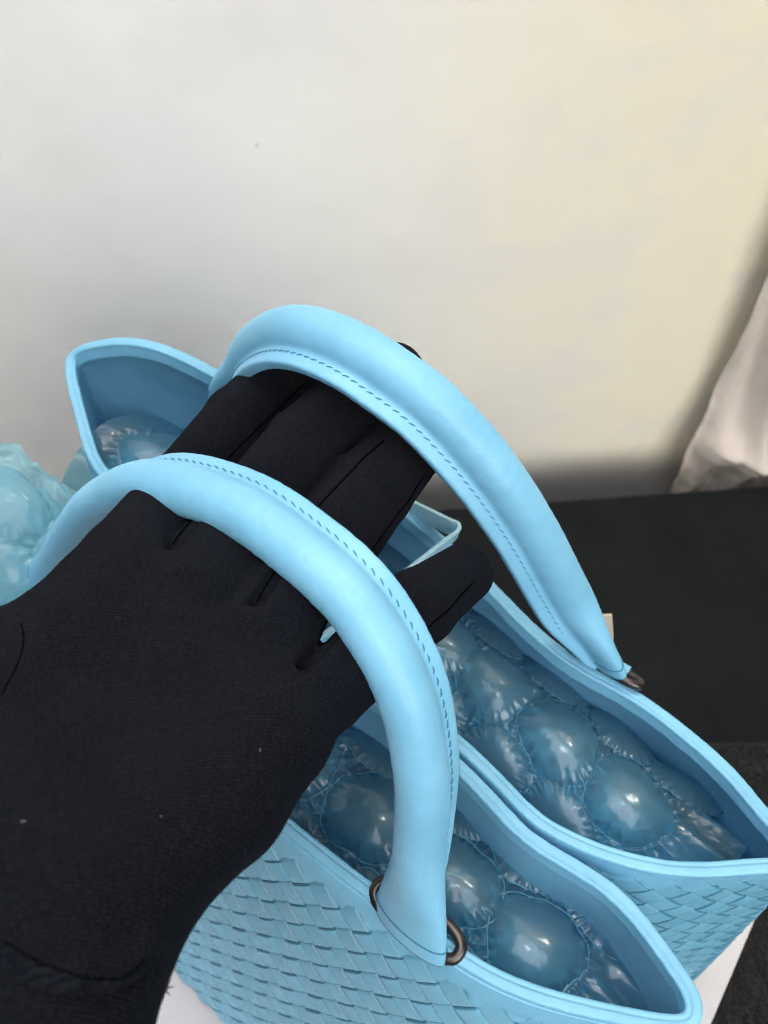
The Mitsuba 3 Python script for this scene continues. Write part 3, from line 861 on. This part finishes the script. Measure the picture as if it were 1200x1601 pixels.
lint = []
for k, c in enumerate([(-0.0051, -0.1090, 0.3371), (-0.0022, -0.0824, 0.3291), (-0.0205, -0.1282, 0.3481)]):
    a = 2.1 * k
    d = np.array([math.cos(a), math.sin(a), 0.0]) * (0.0004 + 0.0003 * (k % 3))
    lint.append(tube(on_hand(np.array([c, np.array(c) + 0.5 * d + 0.3 * d[[1, 0, 2]], np.array(c) + d]), 0.0001), 0.00004, 5))
bsdf('lint', two({'type': 'diffuse', 'reflectance': rgb(0.45, 0.45, 0.48)}))
obj('gloved_hand__lint', join(lint), 'lint', True, 'pale specks of lint caught on the glove', None, 'stuff')

# ------------------------------------------------------------------ what the bag stands on
card = Polygon([(-0.30, -0.30), (0.159, -0.30), (0.152, 0.155), (-0.30, 0.155)])
cm = trimesh.creation.extrude_polygon(card.buffer(-0.004).buffer(0.004), 0.006)
cm.apply_translation([0, 0, 0.0062])
obj('white_board', cm, 'white_card', 30, 'white board lying flat under the bag, printed with a small dark star', 'board')
star = Polygon([(math.cos(a) * (0.0062 if k % 2 == 0 else 0.0020), math.sin(a) * (0.0062 if k % 2 == 0 else 0.0020)) for k, a in enumerate(np.linspace(0, 2 * np.pi, 16, endpoint=False))])
sm = trimesh.creation.extrude_polygon(star, 0.0004, engine='earcut'); sm.apply_translation([-0.0861, -0.1206, 0.0122])
bsdf('star_ink', two({'type': 'principled', 'base_color': rgb(0.07, 0.08, 0.04), 'roughness': 0.6}))
obj('white_board__star', sm, 'star_ink', False, 'small dark eight pointed star printed on the board')

# black plush cloth: a soft heaving sheet with a pile of short tufts
PO = np.array([0.1044, 0.2142, 0.0])


def plush_pt(a, b):
    z = 0.0030 + 0.0026 * sst(0.0, 0.012, -b) * (0.35 + 1.3 * (meshkit.fbm(np.stack([a * 70, b * 70, 0 * a], -1), 3, 4)))
    return PO + a[..., None] * RIGHT + b[..., None] * AHEAD + z[..., None] * np.array([0, 0, 1.0])


A, B = np.meshgrid(np.r_[np.linspace(-0.5, -0.06, 30), np.linspace(-0.055, 0.25, 150), np.linspace(0.26, 0.5, 10)], np.r_[np.linspace(-0.6, -0.27, 12), np.linspace(-0.265, 0.004, 130)])
P = plush_pt(A, B)
P[..., 2] = np.where(B > 0.0, 0.0008, P[..., 2])
labels['plush_cloth'] = {'label': 'black plush cloth spread over the near part of the tabletop', 'category': 'cloth'}
obj('plush_cloth__sheet', (P.reshape(-1, 3), grid_faces(*A.shape)), 'plush', True)
nb = 26000
a, b = rng.uniform(-0.06, 0.2, nb), -rng.uniform(0.0, 1.0, nb) ** 1.1 * 0.25
root = plush_pt(a, b)
ang = 2.4 + 2.2 * (meshkit.fbm(np.stack([a * 45, b * 45, 0 * a], -1), 2, 9) - 0.5) * 4 + rng.normal(0, 0.5, nb)
lean = np.stack([np.cos(ang), np.sin(ang), 0.55 + 0.5 * rng.random(nb)], 1)
ln = rng.uniform(0.003, 0.0065, nb)[:, None]
side = np.stack([-np.sin(ang), np.cos(ang), 0 * ang], 1) * 0.00035
bend = np.array([0, 0, -0.0012])
tipp = root + unit(lean) * ln
midp = root + unit(lean + [0, 0, 0.6]) * ln * 0.55
V = np.stack([root - side, root + side, midp - side * 0.8, midp + side * 0.8, tipp + bend], 1).reshape(-1, 3)
F = (np.array([[0, 1, 3], [0, 3, 2], [2, 3, 4]])[None] + 5 * np.arange(nb)[:, None, None]).reshape(-1, 3)
obj('plush_cloth__pile', (V, F), 'plush', False, 'short black fibres of the plush', None, 'stuff')

# white cloth hanging to the tabletop's far edge
ce, cz = np.meshgrid(np.linspace(0, 0.34, 220), np.r_[np.linspace(-0.10, 0.05, 60), np.linspace(0.052, 0.60, 110)])
zt = np.maximum(cz, 0)
ph = 85 * ce + 2.6 * zt + 1.3 * np.sin(14 * ce + 5 * zt)
cw = 0.052 + 0.0105 * np.sin(ph) + 0.0065 * np.sin(2.1 * ph + 5 * zt + 1.0) + 0.014 * noise3(np.stack([ce * 1.0, zt * 0.5, 0 * ce], -1), 26, 6)
low = np.exp(-np.abs(cz - 0.008) / 0.020)
cw -= low * (0.040 + 0.016 * noise3(np.stack([ce, cz * 0.5, 0 * ce], -1), 55, 2)) * sst(0.0, 0.03, ce)   # bunched where it lies on the table edge
cw += 0.010 * noise3(np.stack([ce, cz, 0 * ce], -1), 38, 15) * np.exp(-zt / 0.09)
shift = -0.016 * np.exp(-zt / 0.05) * (1 - ce / 0.34) + 0.05 * np.minimum(zt, 0.25) * 0.25
cw = np.minimum(cw, GAP - 0.004)
P = table_pt(ce + shift + 0.040, np.where(cz < 0, np.maximum(cw, 0.006), cw), cz + 0.004 * (cz >= 0))
obj('white_curtain', (P.reshape(-1, 3), grid_faces(*ce.shape)), 'curtain_cloth', True, 'pinkish white cloth hanging in folds at the right beside the wall', 'curtain')
